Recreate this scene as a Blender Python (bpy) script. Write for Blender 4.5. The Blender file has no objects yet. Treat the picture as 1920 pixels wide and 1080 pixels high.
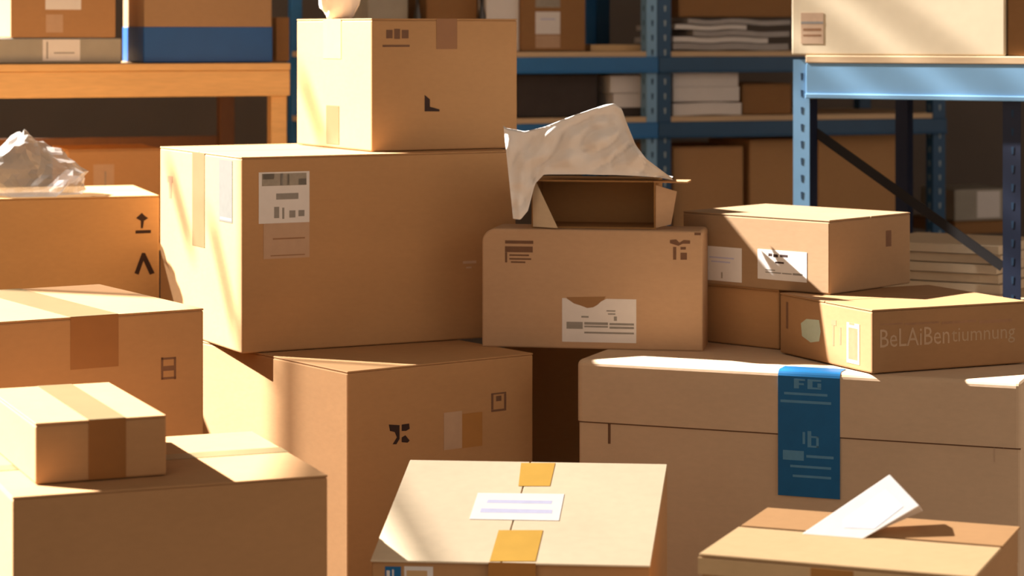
import bpy, bmesh, math, random
from mathutils import Vector, Matrix, noise

# ------------------------------------------------------------------ camera, light, exposure
SC = bpy.context.scene
COL = SC.collection
F, CX, YH, EYE = 4500.0, 960.0, 60.0, 1.5          # focal length in px, principal column, horizon row, eye height

cam_d = bpy.data.cameras.new('camera')
cam = bpy.data.objects.new('camera', cam_d); COL.objects.link(cam)
cam.location = (0, 0, EYE); cam.rotation_euler = (math.pi / 2, 0, 0)
cam_d.sensor_width = 36.0; cam_d.lens = F * 36.0 / 1920.0
cam_d.shift_y = (YH - 540.0) / 1920.0
cam_d.clip_start = 0.05; cam_d.clip_end = 100
cam_d.dof.use_dof = True; cam_d.dof.focus_distance = 5.3; cam_d.dof.aperture_fstop = 4.0
SC.camera = cam

world = bpy.data.worlds.new('world'); SC.world = world; world.use_nodes = True
wn = world.node_tree.nodes['Background']
wn.inputs[0].default_value = (1.0, 0.81, 0.64, 1); wn.inputs[1].default_value = 0.62

sun_d = bpy.data.lights.new('sun', 'SUN'); sun = bpy.data.objects.new('sun', sun_d); COL.objects.link(sun)
sun_d.energy = 34.0; sun_d.angle = math.radians(0.9); sun_d.color = (1.0, 0.95, 0.90)
TO_SUN = Vector((-0.72, 0.30, 0.60)).normalized()
sun.rotation_euler = TO_SUN.to_track_quat('Z', 'Y').to_euler()
sun.location = (-6, 6, 8)

SC.view_settings.view_transform = 'Standard'; SC.view_settings.look = 'None'
SC.view_settings.gamma = 1.0; SC.view_settings.use_curve_mapping = False
SC.view_settings.exposure = 0.0

# ------------------------------------------------------------------ materials
def nodes_of(name):
    m = bpy.data.materials.new(name); m.use_nodes = True
    nt = m.node_tree; b = nt.nodes['Principled BSDF']
    return m, nt, b

def mat(name, rgb, rough=0.6, var=0.10, scale=30.0, bump=0.05, metal=0.0, spec=0.3, stretch=(1, 1, 1), sss=0.0):
    """base colour broken up by two octaves of procedural noise, with a faint bump"""
    m, nt, b = nodes_of(name)
    L = nt.links
    tc = nt.nodes.new('ShaderNodeTexCoord'); mp = nt.nodes.new('ShaderNodeMapping')
    mp.inputs['Scale'].default_value = stretch
    L.new(tc.outputs['Object'], mp.inputs['Vector'])
    n1 = nt.nodes.new('ShaderNodeTexNoise'); n1.inputs['Scale'].default_value = scale; n1.inputs['Detail'].default_value = 6
    n2 = nt.nodes.new('ShaderNodeTexNoise'); n2.inputs['Scale'].default_value = scale / 9; n2.inputs['Detail'].default_value = 2
    L.new(mp.outputs[0], n1.inputs['Vector']); L.new(mp.outputs[0], n2.inputs['Vector'])
    add = nt.nodes.new('ShaderNodeMath'); add.operation = 'ADD'
    L.new(n1.outputs[0], add.inputs[0]); L.new(n2.outputs[0], add.inputs[1])
    cr = nt.nodes.new('ShaderNodeValToRGB')
    cr.color_ramp.elements[0].position = 0.0; cr.color_ramp.elements[1].position = 1.0
    half = nt.nodes.new('ShaderNodeMath'); half.operation = 'MULTIPLY'; half.inputs[1].default_value = 0.5
    L.new(add.outputs[0], half.inputs[0]); L.new(half.outputs[0], cr.inputs[0])
    cr.color_ramp.elements[0].color = tuple(c * (1 - 2 * var) for c in rgb) + (1,)
    cr.color_ramp.elements[1].color = tuple(min(1, c * (1 + 2 * var)) for c in rgb) + (1,)
    L.new(cr.outputs[0], b.inputs['Base Color'])
    b.inputs['Roughness'].default_value = rough; b.inputs['Metallic'].default_value = metal
    b.inputs['Specular IOR Level'].default_value = spec
    if bump:
        bp = nt.nodes.new('ShaderNodeBump'); bp.inputs['Strength'].default_value = bump; bp.inputs['Distance'].default_value = 0.004
        L.new(n1.outputs[0], bp.inputs['Height']); L.new(bp.outputs[0], b.inputs['Normal'])
    return m

def kraft(name, rgb, var=0.07):
    m = mat(name, rgb, rough=0.8, var=var, scale=45, bump=0.06, spec=0.2, stretch=(1, 1, 2.2))
    return m

KO = kraft('kraft orange', (0.48, 0.27, 0.12))      # warm orange brown board
KM = kraft('kraft mid', (0.47, 0.26, 0.115))
KG = kraft('kraft greyed', (0.52, 0.335, 0.195))      # drier, greyer board
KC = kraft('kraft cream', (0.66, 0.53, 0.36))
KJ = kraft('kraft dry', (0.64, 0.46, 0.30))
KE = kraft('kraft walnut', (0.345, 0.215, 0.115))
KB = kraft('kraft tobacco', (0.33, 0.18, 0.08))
KR = kraft('kraft red brown', (0.41, 0.225, 0.10))
KL = kraft('kraft light orange', (0.56, 0.33, 0.14))
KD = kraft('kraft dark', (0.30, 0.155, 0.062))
KP = kraft('kraft pale', (0.62, 0.42, 0.22))          # pale cream board
KIN = kraft('kraft inside', (0.36, 0.19, 0.07))
FLUTE = mat('cut board edge', (0.55, 0.36, 0.20), 0.85, 0.15, 200)
TAPE = mat('parcel tape', (0.42, 0.18, 0.03), 0.32, 0.10, 25, 0.03, spec=0.5)
TAPED = mat('dark orange tape', (0.27, 0.105, 0.018), 0.32, 0.10, 25, 0.03, spec=0.5)
TAPEY = mat('yellow parcel tape', (0.62, 0.36, 0.07), 0.32, 0.10, 25, 0.03, spec=0.5)
TAPEL = mat('tape toned for sun', (0.20, 0.145, 0.07), 0.35, 0.08, 25, 0.03, spec=0.5)  # dimmed copy of the tape for sunlit faces, so it does not burn out
LABD = mat('grey label toned for sun', (0.14, 0.135, 0.115), 0.7, 0.1, 60, 0)  # base darkened so the label still reads on the sunlit side
TAPEP = mat('pale clear tape', (0.56, 0.36, 0.17), 0.3, 0.08, 25, 0.03, spec=0.5)
PAPER = mat('white label paper', (0.74, 0.70, 0.66), 0.7, 0.05, 40, 0.02)
FADED = mat('faded label paper', (0.50, 0.33, 0.21), 0.7, 0.10, 40, 0.02)
GREYL = mat('grey label strip', (0.34, 0.30, 0.24), 0.7, 0.2, 90, 0.02)
INK = mat('dark ink', (0.035, 0.015, 0.010), 0.7, 0.2, 60, 0)
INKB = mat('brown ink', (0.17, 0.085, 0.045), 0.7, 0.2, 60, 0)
INKF = mat('faint ink', (0.30, 0.155, 0.075), 0.7, 0.2, 60, 0)
INKG = mat('grey ink', (0.27, 0.25, 0.22), 0.7, 0.2, 60, 0)
INKL = mat('lilac ink', (0.50, 0.50, 0.66), 0.7, 0.1, 60, 0)
INKW = mat('pale ink', (0.55, 0.38, 0.25), 0.7, 0.1, 60, 0)
INKX = mat('pale printed ink', (0.46, 0.31, 0.19), 0.7, 0.15, 60, 0)
INKV = mat('worn pale ink', (0.39, 0.26, 0.15), 0.7, 0.15, 60, 0)
INKT = mat('pale green ink', (0.42, 0.48, 0.36), 0.7, 0.1, 60, 0)
BLUEL = mat('blue label', (0.006, 0.125, 0.32), 0.45, 0.12, 30, 0.0)
BLUEI = mat('light blue ink', (0.10, 0.28, 0.46), 0.5, 0.1, 60, 0)
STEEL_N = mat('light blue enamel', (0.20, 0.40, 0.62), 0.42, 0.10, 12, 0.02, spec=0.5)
STEEL_M = mat('sunlit blue enamel', (0.012, 0.155, 0.42), 0.42, 0.12, 12, 0.02, spec=0.5)
STEEL_D = mat('shaded blue enamel', (0.010, 0.072, 0.17), 0.45, 0.15, 12, 0.02, spec=0.5)
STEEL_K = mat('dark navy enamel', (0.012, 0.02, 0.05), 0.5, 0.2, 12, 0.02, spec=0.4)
BRACE = mat('black steel', (0.022, 0.018, 0.017), 0.6, 0.2, 12, 0.02, spec=0.3)
HOLE = mat('punched slot shade', (0.02, 0.05, 0.10), 0.8, 0.1, 20, 0)
HOLEP = mat('pale slot', (0.34, 0.42, 0.46), 0.6, 0.1, 20, 0)
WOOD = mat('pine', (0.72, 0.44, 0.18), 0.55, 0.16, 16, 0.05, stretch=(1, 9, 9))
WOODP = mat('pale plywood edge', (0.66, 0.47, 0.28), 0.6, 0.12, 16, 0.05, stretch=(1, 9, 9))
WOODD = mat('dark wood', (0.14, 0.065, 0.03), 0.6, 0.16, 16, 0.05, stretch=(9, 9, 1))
BLUEC = mat('blue printed board', (0.010, 0.085, 0.30), 0.5, 0.12, 14, 0.02)
GREYB = mat('grey board', (0.36, 0.33, 0.27), 0.7, 0.12, 20, 0.05)
DARKB = mat('charcoal board', (0.060, 0.047, 0.042), 0.8, 0.2, 20, 0.05)
CREAMB = mat('cream board', (0.78, 0.66, 0.46), 0.8, 0.05, 30, 0.04)
TISSUE = mat('white wrapping paper', (0.86, 0.81, 0.75), 0.75, 0.05, 14, 0.25)
FILM = mat('cloudy plastic film', (0.40, 0.37, 0.34), 0.35, 0.08, 20, 0.1, spec=0.5)
FILM.node_tree.nodes['Principled BSDF'].inputs['Alpha'].default_value = 0.62
FILMG = mat('grey plastic film', (0.27, 0.235, 0.21), 0.30, 0.25, 14, 0.2, spec=0.6)
CONC = mat('concrete', (0.13, 0.11, 0.09), 0.85, 0.15, 6, 0.1)
WALLM = mat('dark plaster', (0.16, 0.13, 0.108), 0.9, 0.12, 5, 0.1)
WALLW = mat('painted block wall', (0.50, 0.46, 0.40), 0.9, 0.08, 5, 0.1)
FRAMEM = mat('window steel', (0.12, 0.12, 0.12), 0.5, 0.1, 10, 0)
BOTTLE = mat('dark bottle glass', (0.03, 0.022, 0.015), 0.15, 0.1, 10, 0, spec=0.6)

# ------------------------------------------------------------------ helpers
def zd(drop): return EYE - drop                       # height of a level given as a drop below the eye
def ray(u, v): return Vector(((u - CX) / F, 1.0, -(v - YH) / F))
def world_at(u, v, y): return Vector((0, 0, EYE)) + ray(u, v) * y

def thing(name, label, cat, loc, yaw=0.0, group=None):
    o = bpy.data.objects.new(name, None); COL.objects.link(o)
    o.location = loc; o.rotation_euler = (0, 0, math.radians(yaw)); o.empty_display_size = 0.05
    o['label'] = label; o['category'] = cat
    if group: o['group'] = group
    o['_m'] = 0
    del o['_m']
    return o

ROOTM = {}
def local_matrix(root):
    """world matrix of an object built by these helpers (roots carry location + yaw, children sit at identity)"""
    while root.parent: root = root.parent
    return Matrix.Translation(root.location) @ Matrix.Rotation(root.rotation_euler[2], 4, 'Z')

def link_mesh(name, bm, m, parent=None, smooth=False, label=None):
    """bm holds WORLD coordinates; they are moved into the parent's frame"""
    if parent is not None:
        bm.transform(local_matrix(parent).inverted())
    bmesh.ops.recalc_face_normals(bm, faces=bm.faces)
    me = bpy.data.meshes.new(name); bm.to_mesh(me); bm.free()
    for k in (m if isinstance(m, (list, tuple)) else [m]): me.materials.append(k)
    for p in me.polygons: p.use_smooth = smooth
    o = bpy.data.objects.new(name, me); COL.objects.link(o)
    if parent is not None: o.parent = parent
    if label: o['label'] = label
    return o

def solo(name, bm, m, label, cat, group=None, smooth=False):
    """a top-level thing that is one mesh; origin at the middle of its base"""
    xs = [v.co for v in bm.verts]
    c = Vector((sum(p.x for p in xs) / len(xs), sum(p.y for p in xs) / len(xs), min(p.z for p in xs)))
    bm.transform(Matrix.Translation(-c))
    o = link_mesh(name, bm, m, None, smooth); o.location = c
    o['label'] = label; o['category'] = cat
    if group: o['group'] = group
    return o

def struct(name, bm, m):
    o = link_mesh(name, bm, m); o['kind'] = 'structure'; return o

def axes(yaw):
    a = math.radians(yaw)
    return Vector((math.cos(a), math.sin(a), 0)), Vector((-math.sin(a), math.cos(a), 0))

def hexa(bm, pts, mi=0):
    """8 points: bottom FL FR BR BL, top FL FR BR BL"""
    vs = [bm.verts.new(p) for p in pts]
    for q in ((0, 3, 2, 1), (4, 5, 6, 7), (0, 1, 5, 4), (1, 2, 6, 5), (2, 3, 7, 6), (3, 0, 4, 7)):
        f = bm.faces.new([vs[i] for i in q]); f.material_index = mi
    return vs

def block(bm, o, r, b, w, d, z0, z1, mi=0):
    o = Vector((o[0], o[1], 0)); Z = Vector((0, 0, 1))
    base = [o, o + r * w, o + r * w + b * d, o + b * d]
    return hexa(bm, [p + Z * z0 for p in base] + [p + Z * z1 for p in base], mi)

def bevelled(bm, width, seg=2):
    bmesh.ops.recalc_face_normals(bm, faces=bm.faces)
    bmesh.ops.bevel(bm, geom=list(bm.edges), offset=width, segments=seg, profile=0.5, affect='EDGES')
    return bm

def bar(bm, a, c, w, t, mi=0, up=Vector((0, 0, 1))):
    """a straight bar from a to c, w wide and t thick"""
    a, c = Vector(a), Vector(c); d = (c - a).normalized()
    s = d.cross(up)
    if s.length < 1e-4: s = d.cross(Vector((0, 1, 0)))
    s.normalize(); n = s.cross(d).normalized()
    hexa(bm, [a - s * w / 2 - n * t / 2, a + s * w / 2 - n * t / 2, c + s * w / 2 - n * t / 2, c - s * w / 2 - n * t / 2,
              a - s * w / 2 + n * t / 2, a + s * w / 2 + n * t / 2, c + s * w / 2 + n * t / 2, c - s * w / 2 + n * t / 2], mi)

class Face:
    """a flat side of a box: origin, u along it, v down it, n outward"""
    def __init__(s, o, u, v, n): s.o, s.u, s.v, s.n = Vector(o), Vector(u).normalized(), Vector(v).normalized(), Vector(n).normalized()
    def uv(s, px, py):
        e = Vector((0, 0, EYE)); d = ray(px, py)
        t = (s.o - e).dot(s.n) / d.dot(s.n)
        p = e + d * t - s.o
        return p.dot(s.u), p.dot(s.v)
    def at(s, a, c, h=0.0): return s.o + s.u * a + s.v * c + s.n * h
    def rect(s, x0, y0, x1, y1):
        xm, ym = (x0 + x1) / 2, (y0 + y1) / 2
        return (s.uv(x0, ym)[0], s.uv(xm, y0)[1], s.uv(x1, ym)[0], s.uv(xm, y1)[1])
    def poly(s, pts): return [s.uv(*p) for p in pts]

def slab(face, polys, th=0.0005, lift=0.0003, bm=None, mi=0):
    bm = bm or bmesh.new()
    for pl in polys:
        lo = [bm.verts.new(face.at(a, c, lift)) for a, c in pl]
        hi = [bm.verts.new(face.at(a, c, lift + th)) for a, c in pl]
        n = len(pl)
        for f in [hi, lo[::-1]] + [[lo[i], lo[(i + 1) % n], hi[(i + 1) % n], hi[i]] for i in range(n)]:
            bm.faces.new(f).material_index = mi
    return bm

def rpoly(r): return [(r[0], r[1]), (r[2], r[1]), (r[2], r[3]), (r[0], r[3])]
def sub(r, a0, b0, a1, b1):
    w, h = r[2] - r[0], r[3] - r[1]
    return (r[0] + a0 * w, r[1] + b0 * h, r[0] + a1 * w, r[1] + b1 * h)

def sticker(root, name, face, px, m, prints=(), th=0.0006, lift=0.0003, label=None, shape=None):
    """a stuck-on rectangle given by its picture extents; prints = [(material, [fraction rects])]"""
    r = face.rect(*px)
    o = link_mesh(name, slab(face, [shape(r) if shape else rpoly(r)], th, lift), m, root, label=label)
    for pm, fr in prints:
        link_mesh('print', slab(face, [rpoly(sub(r, *q)) for q in fr], 0.0002, lift + th), pm, o)
    return o

def marks(root, name, face, polys_px, m, label=None):
    return link_mesh(name, slab(face, [face.poly(p) for p in polys_px], 0.0002, 0.0003), m, root, label=label)
def mrects(root, name, face, rects_px, m, label=None):
    return link_mesh(name, slab(face, [rpoly(face.rect(*p)) for p in rects_px], 0.0002, 0.0003), m, root, label=label)

def text_lines(n, x0=0.05, x1=0.95, y0=0.1, y1=0.9, seed=1, h=0.45):
    rnd = random.Random(seed); out = []
    st = (y1 - y0) / n
    for i in range(n):
        x = x0
        end = x0 + (x1 - x0) * rnd.uniform(0.65, 1.0)
        while x < end:
            w = rnd.uniform(0.04, 0.12); out.append((x, y0 + i * st, min(x + w, x1), y0 + i * st + st * h)); x += w + 0.02
    return out
def bars(x0, x1, y0, y1, n=18, seed=1):
    rnd = random.Random(seed); out = []; x = x0; st = (x1 - x0) / n
    for i in range(n):
        out.append((x, y0, x + st * rnd.choice((0.3, 0.5, 0.75)), y1)); x += st
    return out

class Box:
    """an upright carton: body plus two top flaps meeting in a seam; carries its faces for stickers"""
    def __init__(s, name, label, cat, x, y, zt, zb, yaw, w, d, m, seam='x', group=None, at=0.5, bevel=0.004, flap_m=None, parts=True):
        r, b = axes(yaw); s.r, s.b, s.w, s.d, s.zt, s.zb = r, b, w, d, zt, zb
        s.o = Vector((x, y, 0)); z1, z0 = zd(zt), zd(zb) + (0.0016 if zb < 1.45 else 0.0)
        s.root = thing(name, label, cat, (x, y, z0), yaw, group)
        s.z1, s.z0 = z1, z0
        ft = 0.004 if seam else 0.0
        bm = bmesh.new(); block(bm, s.o, r, b, w, d, z0, z1 - ft); bevelled(bm, bevel)
        s.body = link_mesh('body', bm, m, s.root)
        if seam:
            g = 0.0012
            if seam == 'x': cuts = [((0, 0), w, d * at - g), ((0, d * at + g), w, d * (1 - at) - g)]
            else: cuts = [((0, 0), w * at - g, d), ((w * at + g, 0), w * (1 - at) - g, d)]
            for (a, c), ww, dd in cuts:
                bm = bmesh.new(); block(bm, s.o + r * a + b * c, r, b, ww, dd, z1 - ft, z1); bevelled(bm, 0.0012, 1)
                link_mesh('flap', bm, flap_m or m, s.root)
        Z = Vector((0, 0, 1)); up = s.o + Z * z1
        s.front = Face(up, r, -Z, -b)
        s.left = Face(up + b * d, -b, -Z, -r)
        s.right = Face(up + r * w, b, -Z, r)
        s.top = Face(up + b * d, r, -b, Z)

def crumple(c, rad, seed, amp=0.22, freq=2.2, sub_=4, flat=-0.8, sq=None):
    bm = bmesh.new(); bmesh.ops.create_icosphere(bm, subdivisions=sub_, radius=1.0)
    off = Vector((seed * 7.3, seed * 3.1, seed * 1.7))
    for v in bm.verts:
        p = v.co.copy()
        n = 0.0; f = freq; a = amp
        for k in range(3):
            q = noise.noise(p * f + off); n += a * (1 - 2.2 * abs(q)); f *= 2.0; a *= 0.5
        p *= (1 + n)
        p.z = max(p.z, flat)
        if sq: p = sq(p)
        v.co = Vector((c[0] + p.x * rad[0], c[1] + p.y * rad[1], c[2] + (p.z - flat) * rad[2]))
    return bm

def text_mesh(root, name, face, px, s, m, parent=None):
    cu = bpy.data.curves.new('lettering', 'FONT'); cu.body = s; cu.resolution_u = 2
    t = bpy.data.objects.new('lettering', cu); COL.objects.link(t)
    dg = bpy.context.evaluated_depsgraph_get(); dg.update()
    me = bpy.data.meshes.new_from_object(t.evaluated_get(dg))
    bpy.data.objects.remove(t); bpy.data.curves.remove(cu)
    r = face.rect(*px)
    bm = bmesh.new(); bm.from_mesh(me); bpy.data.meshes.remove(me)
    x0 = min(v.co.x for v in bm.verts); x1 = max(v.co.x for v in bm.verts)
    y0 = min(v.co.y for v in bm.verts); y1 = max(v.co.y for v in bm.verts)
    for v in bm.verts:
        a = r[0] + (v.co.x - x0) / (x1 - x0) * (r[2] - r[0]); c = r[3] - (v.co.y - y0) / (y1 - y0) * (r[3] - r[1])
        v.co = face.at(a, c, 0.0005)
    return link_mesh(name, bm, m, root)

# ------------------------------------------------------------------ the room
bm = bmesh.new(); block(bm, (-4.2, -1.0), Vector((1, 0, 0)), Vector((0, 1, 0)), 8.7, 10.9, -0.12, 0.0); struct('floor', bm, CONC)
bm = bmesh.new(); block(bm, (-4.2, 9.75), Vector((1, 0, 0)), Vector((0, 1, 0)), 8.7, 0.15, 0.0, 7.8); struct('wall_back', bm, WALLM)
WX = -4.0; WY0, WY1, WZ0, WZ1 = 5.2, 8.9, 2.4, 6.3
X, Y = Vector((1, 0, 0)), Vector((0, 1, 0)); WS = 2.0
bm = bmesh.new()
block(bm, (WX - 0.2, WS), X, Y, 0.2, 9.75 - WS, 0.0, WZ0)
block(bm, (WX - 0.2, WS), X, Y, 0.2, 9.75 - WS, WZ1, 7.8)
block(bm, (WX - 0.2, WS), X, Y, 0.2, WY0 - WS, WZ0, WZ1)
block(bm, (WX - 0.2, WY1), X, Y, 0.2, 9.75 - WY1, WZ0, WZ1)
struct('wall_left', bm, WALLW)  # unseen; opening sized to let sun on the pile, not the background
bm = bmesh.new(); block(bm, (4.3, -1.0), X, Y, 0.2, 10.75, 0.0, 7.8); struct('added_wall_right', bm, WALLM)  # unseen; added to block fill light from the right
bm = bmesh.new(); block(bm, (-0.4, -1.2), X, Y, 4.9, 0.2, 0.0, 7.8); struct('added_wall_front', bm, WALLM)  # unseen part wall, added so fill comes from the left front
bm = bmesh.new(); block(bm, (-0.9, -1.2), X, Y, 5.4, 11.1, 7.8, 7.95); struct('added_ceiling', bm, WALLM)  # unseen; spans the right part only, added to cut overhead fill
# unseen tall window, added to mask the sun: bars, clear panes, tinted panes
WYM, WYC, WZM, WZT = 6.75, 7.15, 3.80, 4.72
bm = bmesh.new()
for a_, c_ in (((WY0, WZ0), (WY0, WZ1)), ((WYM, WZ0), (WYM, WZ1)), ((WYC, WZ0), (WYC, WZ1)), ((WY1, WZ0), (WY1, WZ1)),
               ((WY0, WZ0), (WY1, WZ0)), ((WY0, WZ1), (WY1, WZ1)), ((WY0, WZM), (WYM, WZM)), ((WYC, WZT), (WY1, WZT)),
               ((WYC, 5.48), (WY1, 5.48)), ((WYC, 5.66), (WY1, 5.66)), ((WYC, 5.85), (WY1, 5.85)),  # cross bars added to throw shade patches on the near beam
               ((7.32, 3.83), (7.20, 3.64)), ((7.54, 3.83), (7.43, 3.70)), ((7.82, 4.34), (7.72, 4.22))):  # slanted rods added to throw streaks on the lit box sides
    bar(bm, (WX - 0.1, a_[0], a_[1]), (WX - 0.1, c_[0], c_[1]), 0.03, 0.03)
struct('gobo_window_1', bm, FRAMEM)
def pane_mat(name, t):
    m, nt, b = nodes_of(name)
    tr = nt.nodes.new('ShaderNodeBsdfTransparent'); tr.inputs[0].default_value = (t, t, t, 1)
    nt.links.new(tr.outputs[0], nt.nodes['Material Output'].inputs['Surface']); return m
for k_, (y0, y1, z0, z1, t_) in enumerate(((WY0, WYM, WZ0, WZM, 1.0), (WY0, WYM, WZM, WZ1, .24), (WYM, WYC, WZ0, WZ1, .30), (WYC, WY1, WZ0, WZT, 1.0), (WYC, WY1, WZT, WZ1, .84))):  # tinted panes added to dim the sun on chosen boxes
    bm = bmesh.new(); v_ = [bm.verts.new((WX - .1, yy, zz)) for yy, zz in ((y0, z0), (y1, z0), (y1, z1), (y0, z1))]; bm.faces.new(v_)
    struct('gobo_window_%d' % (k_ + 2), bm, pane_mat('window glass %.2f' % t_, t_))

# ------------------------------------------------------------------ the pile of cartons
# K: large lower box in the middle
K = Box('cardboard_box', 'large brown box on floor with black cross mark, under the big labelled box', 'box',
        -0.3727, 5.4408, 0.77, 1.5, 36.58, 0.5273, 0.74, KM, 'x')
marks(K.root, 'printed_symbol', K.front, [
    [(729, 796), (749, 797), (749, 823), (743, 833), (736, 833), (744, 820), (740, 810), (731, 808)],
    [(753, 796), (767, 794), (768, 804), (761, 808), (753, 808)],
    [(753, 820), (760, 816), (768, 826), (764, 830), (753, 829)]], INK)
mrects(K.root, 'printed_symbol', K.front, [(921, 736, 949, 739), (921, 767, 949, 771), (921, 739, 925, 768), (945, 738, 949, 768), (930, 742, 940, 752)], INKB)
sticker(K.root, 'tape', K.front, (832, 772, 866, 842), FADED, label='pale worn strip of tape')
sticker(K.root, 'tape', K.front, (866, 774, 904, 838), TAPE)

# J: large wide box at the right
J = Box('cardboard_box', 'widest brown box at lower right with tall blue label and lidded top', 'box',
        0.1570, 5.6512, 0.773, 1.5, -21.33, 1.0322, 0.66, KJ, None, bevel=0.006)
Z = Vector((0, 0, 1))
lo = J.o - J.r * 0.004 - J.b * 0.004
bm = bmesh.new(); block(bm, lo, J.r, J.b, J.w + 0.008, J.d + 0.008, zd(0.77 + 0.145), zd(0.77))
bmesh.ops.recalc_face_normals(bm, faces=bm.faces)
tz_ = zd(0.77) - .001
bmesh.ops.bevel(bm, geom=[e for e in bm.edges if any(v.co.z > tz_ for v in e.verts)], offset=0.014, segments=4, profile=0.5, affect='EDGES')
link_mesh('lid', bm, KJ, J.root)
JF = Face(lo + Z * zd(0.77), J.r, -Z, -J.b)
JT = Face(lo + J.b * (J.d + .008) + Z * zd(0.77), J.r, -J.b, Z)
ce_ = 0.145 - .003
link_mesh('lid_shade_line', slab(J.front, [[(0.0, ce_), (J.w, ce_), (J.w, ce_ + .0035), (0.0, ce_ + .0035)]], .0002, .0003), INKB, J.root)  # dark strip painted as the shade line below the lid edge
mrects(J.root, 'slit', J.front, [(1140, 792, 1145, 832)], INKB)
mrects(J.root, 'scratch', J.front, [(1863, 812, 1866, 866), (1880, 822, 1883, 842)], INKW)
bl = JF.rect(1459, 684, 1575, 932); bl = (bl[0], .0125, bl[2], bl[3])
bm = slab(JF, [rpoly(bl)], 0.0008, 0.0004)
blo = link_mesh('blue_label', bm, BLUEL, J.root, label='tall blue label with pale lines of print')
bm = bmesh.new()
def fold(a): return [JF.at(a, .0125, .0012), JF.at(a, .0072, -.0005), JF.at(a, .0032, -.0028), JF.at(a, .0006, -.0072), JF.at(a, -.0012, -.0135), JF.at(a, -.0012, -.06)]
for p0, p1, q1, q0 in zip(fold(bl[0]), fold(bl[0])[1:], fold(bl[2])[1:], fold(bl[2])):
    bm.faces.new([bm.verts.new(p) for p in (p0, p1, q1, q0)])
bmesh.ops.remove_doubles(bm, verts=bm.verts, dist=1e-5)
link_mesh('label_fold', bm, BLUEL, blo)
pr = [(.10, .135, .80, .155), (.04, .20, .86, .222), (.46, .65, .90, .672), (.2, .74, .86, .76), (.24, .82, .86, .84),
      (.08, .62, .42, .70)]
for q in pr: link_mesh('printed_line', slab(JF, [rpoly(sub(bl, *q))], 0.0002, 0.0013), BLUEI, blo)
ic = [(.26, .02, .34, .10), (.34, .02, .44, .035), (.34, .055, .42, .07), (.48, .02, .56, .10), (.56, .02, .70, .035), (.56, .085, .70, .10), (.64, .05, .70, .09),
      (.40, .46, .44, .56), (.48, .45, .54, .585), (.54, .49, .66, .505), (.54, .57, .66, .585), (.62, .49, .66, .585)]
for part_ in (ic[:7], ic[7:]): link_mesh('printed_emblem', slab(JF, [rpoly(sub(bl, *q)) for q in part_], 0.0002, 0.0013), BLUEI, blo)

# the dark carton in the gap between K and J
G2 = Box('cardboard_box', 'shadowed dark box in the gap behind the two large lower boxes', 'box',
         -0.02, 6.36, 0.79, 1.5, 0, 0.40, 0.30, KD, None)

# B: big labelled box
B = Box('cardboard_box', 'big brown box with torn white shipping label, under the topmost box', 'box',
        -0.6459, 5.7341, 0.2993, 0.77, 27.02, 0.7368, 0.6027, KO, 'x')
bar_l = B.front.rect(485, 322, 580, 418)
lab = sticker(B.root, 'shipping_label', B.front, (485, 322, 580, 418), PAPER, [
    (GREYL, [(.06, .03, .94, .27)]), (INKG, [(.08, .03, .3, .14), (.42, .03, .48, .26), (.55, .05, .6, .26), (.78, .14, .94, .26),
     (.34, .42, .78, .54), (.3, .68, .4, .9), (.46, .7, .5, .92), (.6, .76, .72, .9), (.78, .76, .9, .88)])])
sticker(B.root, 'label_residue', B.front, (494, 418, 580, 484), FADED, [(INKF, [(.2, .42, .9, .46), (.15, .9, .9, .93)])], label='brown residue of a peeled label')
mrects(B.root, 'scuff', B.front, [(868, 489, 893, 494), (874, 500, 884, 503)], INKW)
sticker(B.root, 'tape', B.left, (361, 286, 384, 462), TAPEL)
sticker(B.root, 'side_label', B.left, (411, 300, 436, 416), LABD, [(INKG, [(.1, .93, .95, .97)])], label='narrow grey label on the lit side')
mrects(B.root, 'printed_symbol', B.left, [(314, 330, 324, 342), (317, 342, 322, 372)], INKF)

# A: topmost box
A = Box('cardboard_box', 'topmost brown box of the pile, bright white lit side, small arrow print', 'box',
        -0.3493, 5.9735, -0.0338, 0.2993, 29.31, 0.4163, 0.4539, KO, 'x')
mrects(A.root, 'printed_text', A.front, [(724, 56, 736, 72), (739, 54, 750, 73), (753, 56, 766, 72), (717, 84, 768, 88)], INKB)
sticker(A.root, 'tape', A.front, (818, 35, 857, 92), TAPED)
marks(A.root, 'printed_symbol', A.front, [[(796, 178), (806, 186), (806, 200), (824, 205), (824, 209), (796, 209)]], INK)
sticker(A.root, 'tape', A.left, (612, 198, 636, 270), TAPEL)
sticker(A.root, 'tape', A.left, (606, 36, 640, 110), TAPEP)

# L: box at the left edge
Lx = Box('cardboard_box', 'brown box at left edge with orange tape over its top and front', 'box',
         -1.0742, 4.8844, 0.5922, 1.5, 31.87, 0.4873, 0.5841, KR, 'y', at=0.52)
tl = Lx.front.rect(132, 590, 222, 690)
link_mesh('tape', slab(Lx.front, [rpoly((tl[0], 0.0, tl[2], tl[3]))]), TAPED, Lx.root)
link_mesh('tape', slab(Lx.top, [rpoly((tl[0], 0.0, tl[2], Lx.d))]), TAPEL, Lx.root)
mrects(Lx.root, 'printed_symbol', Lx.front, [(302, 670, 330, 674), (302, 707, 330, 711), (302, 670, 306, 711), (326, 670, 330, 711), (306, 686, 326, 695)], INKB)

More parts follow.
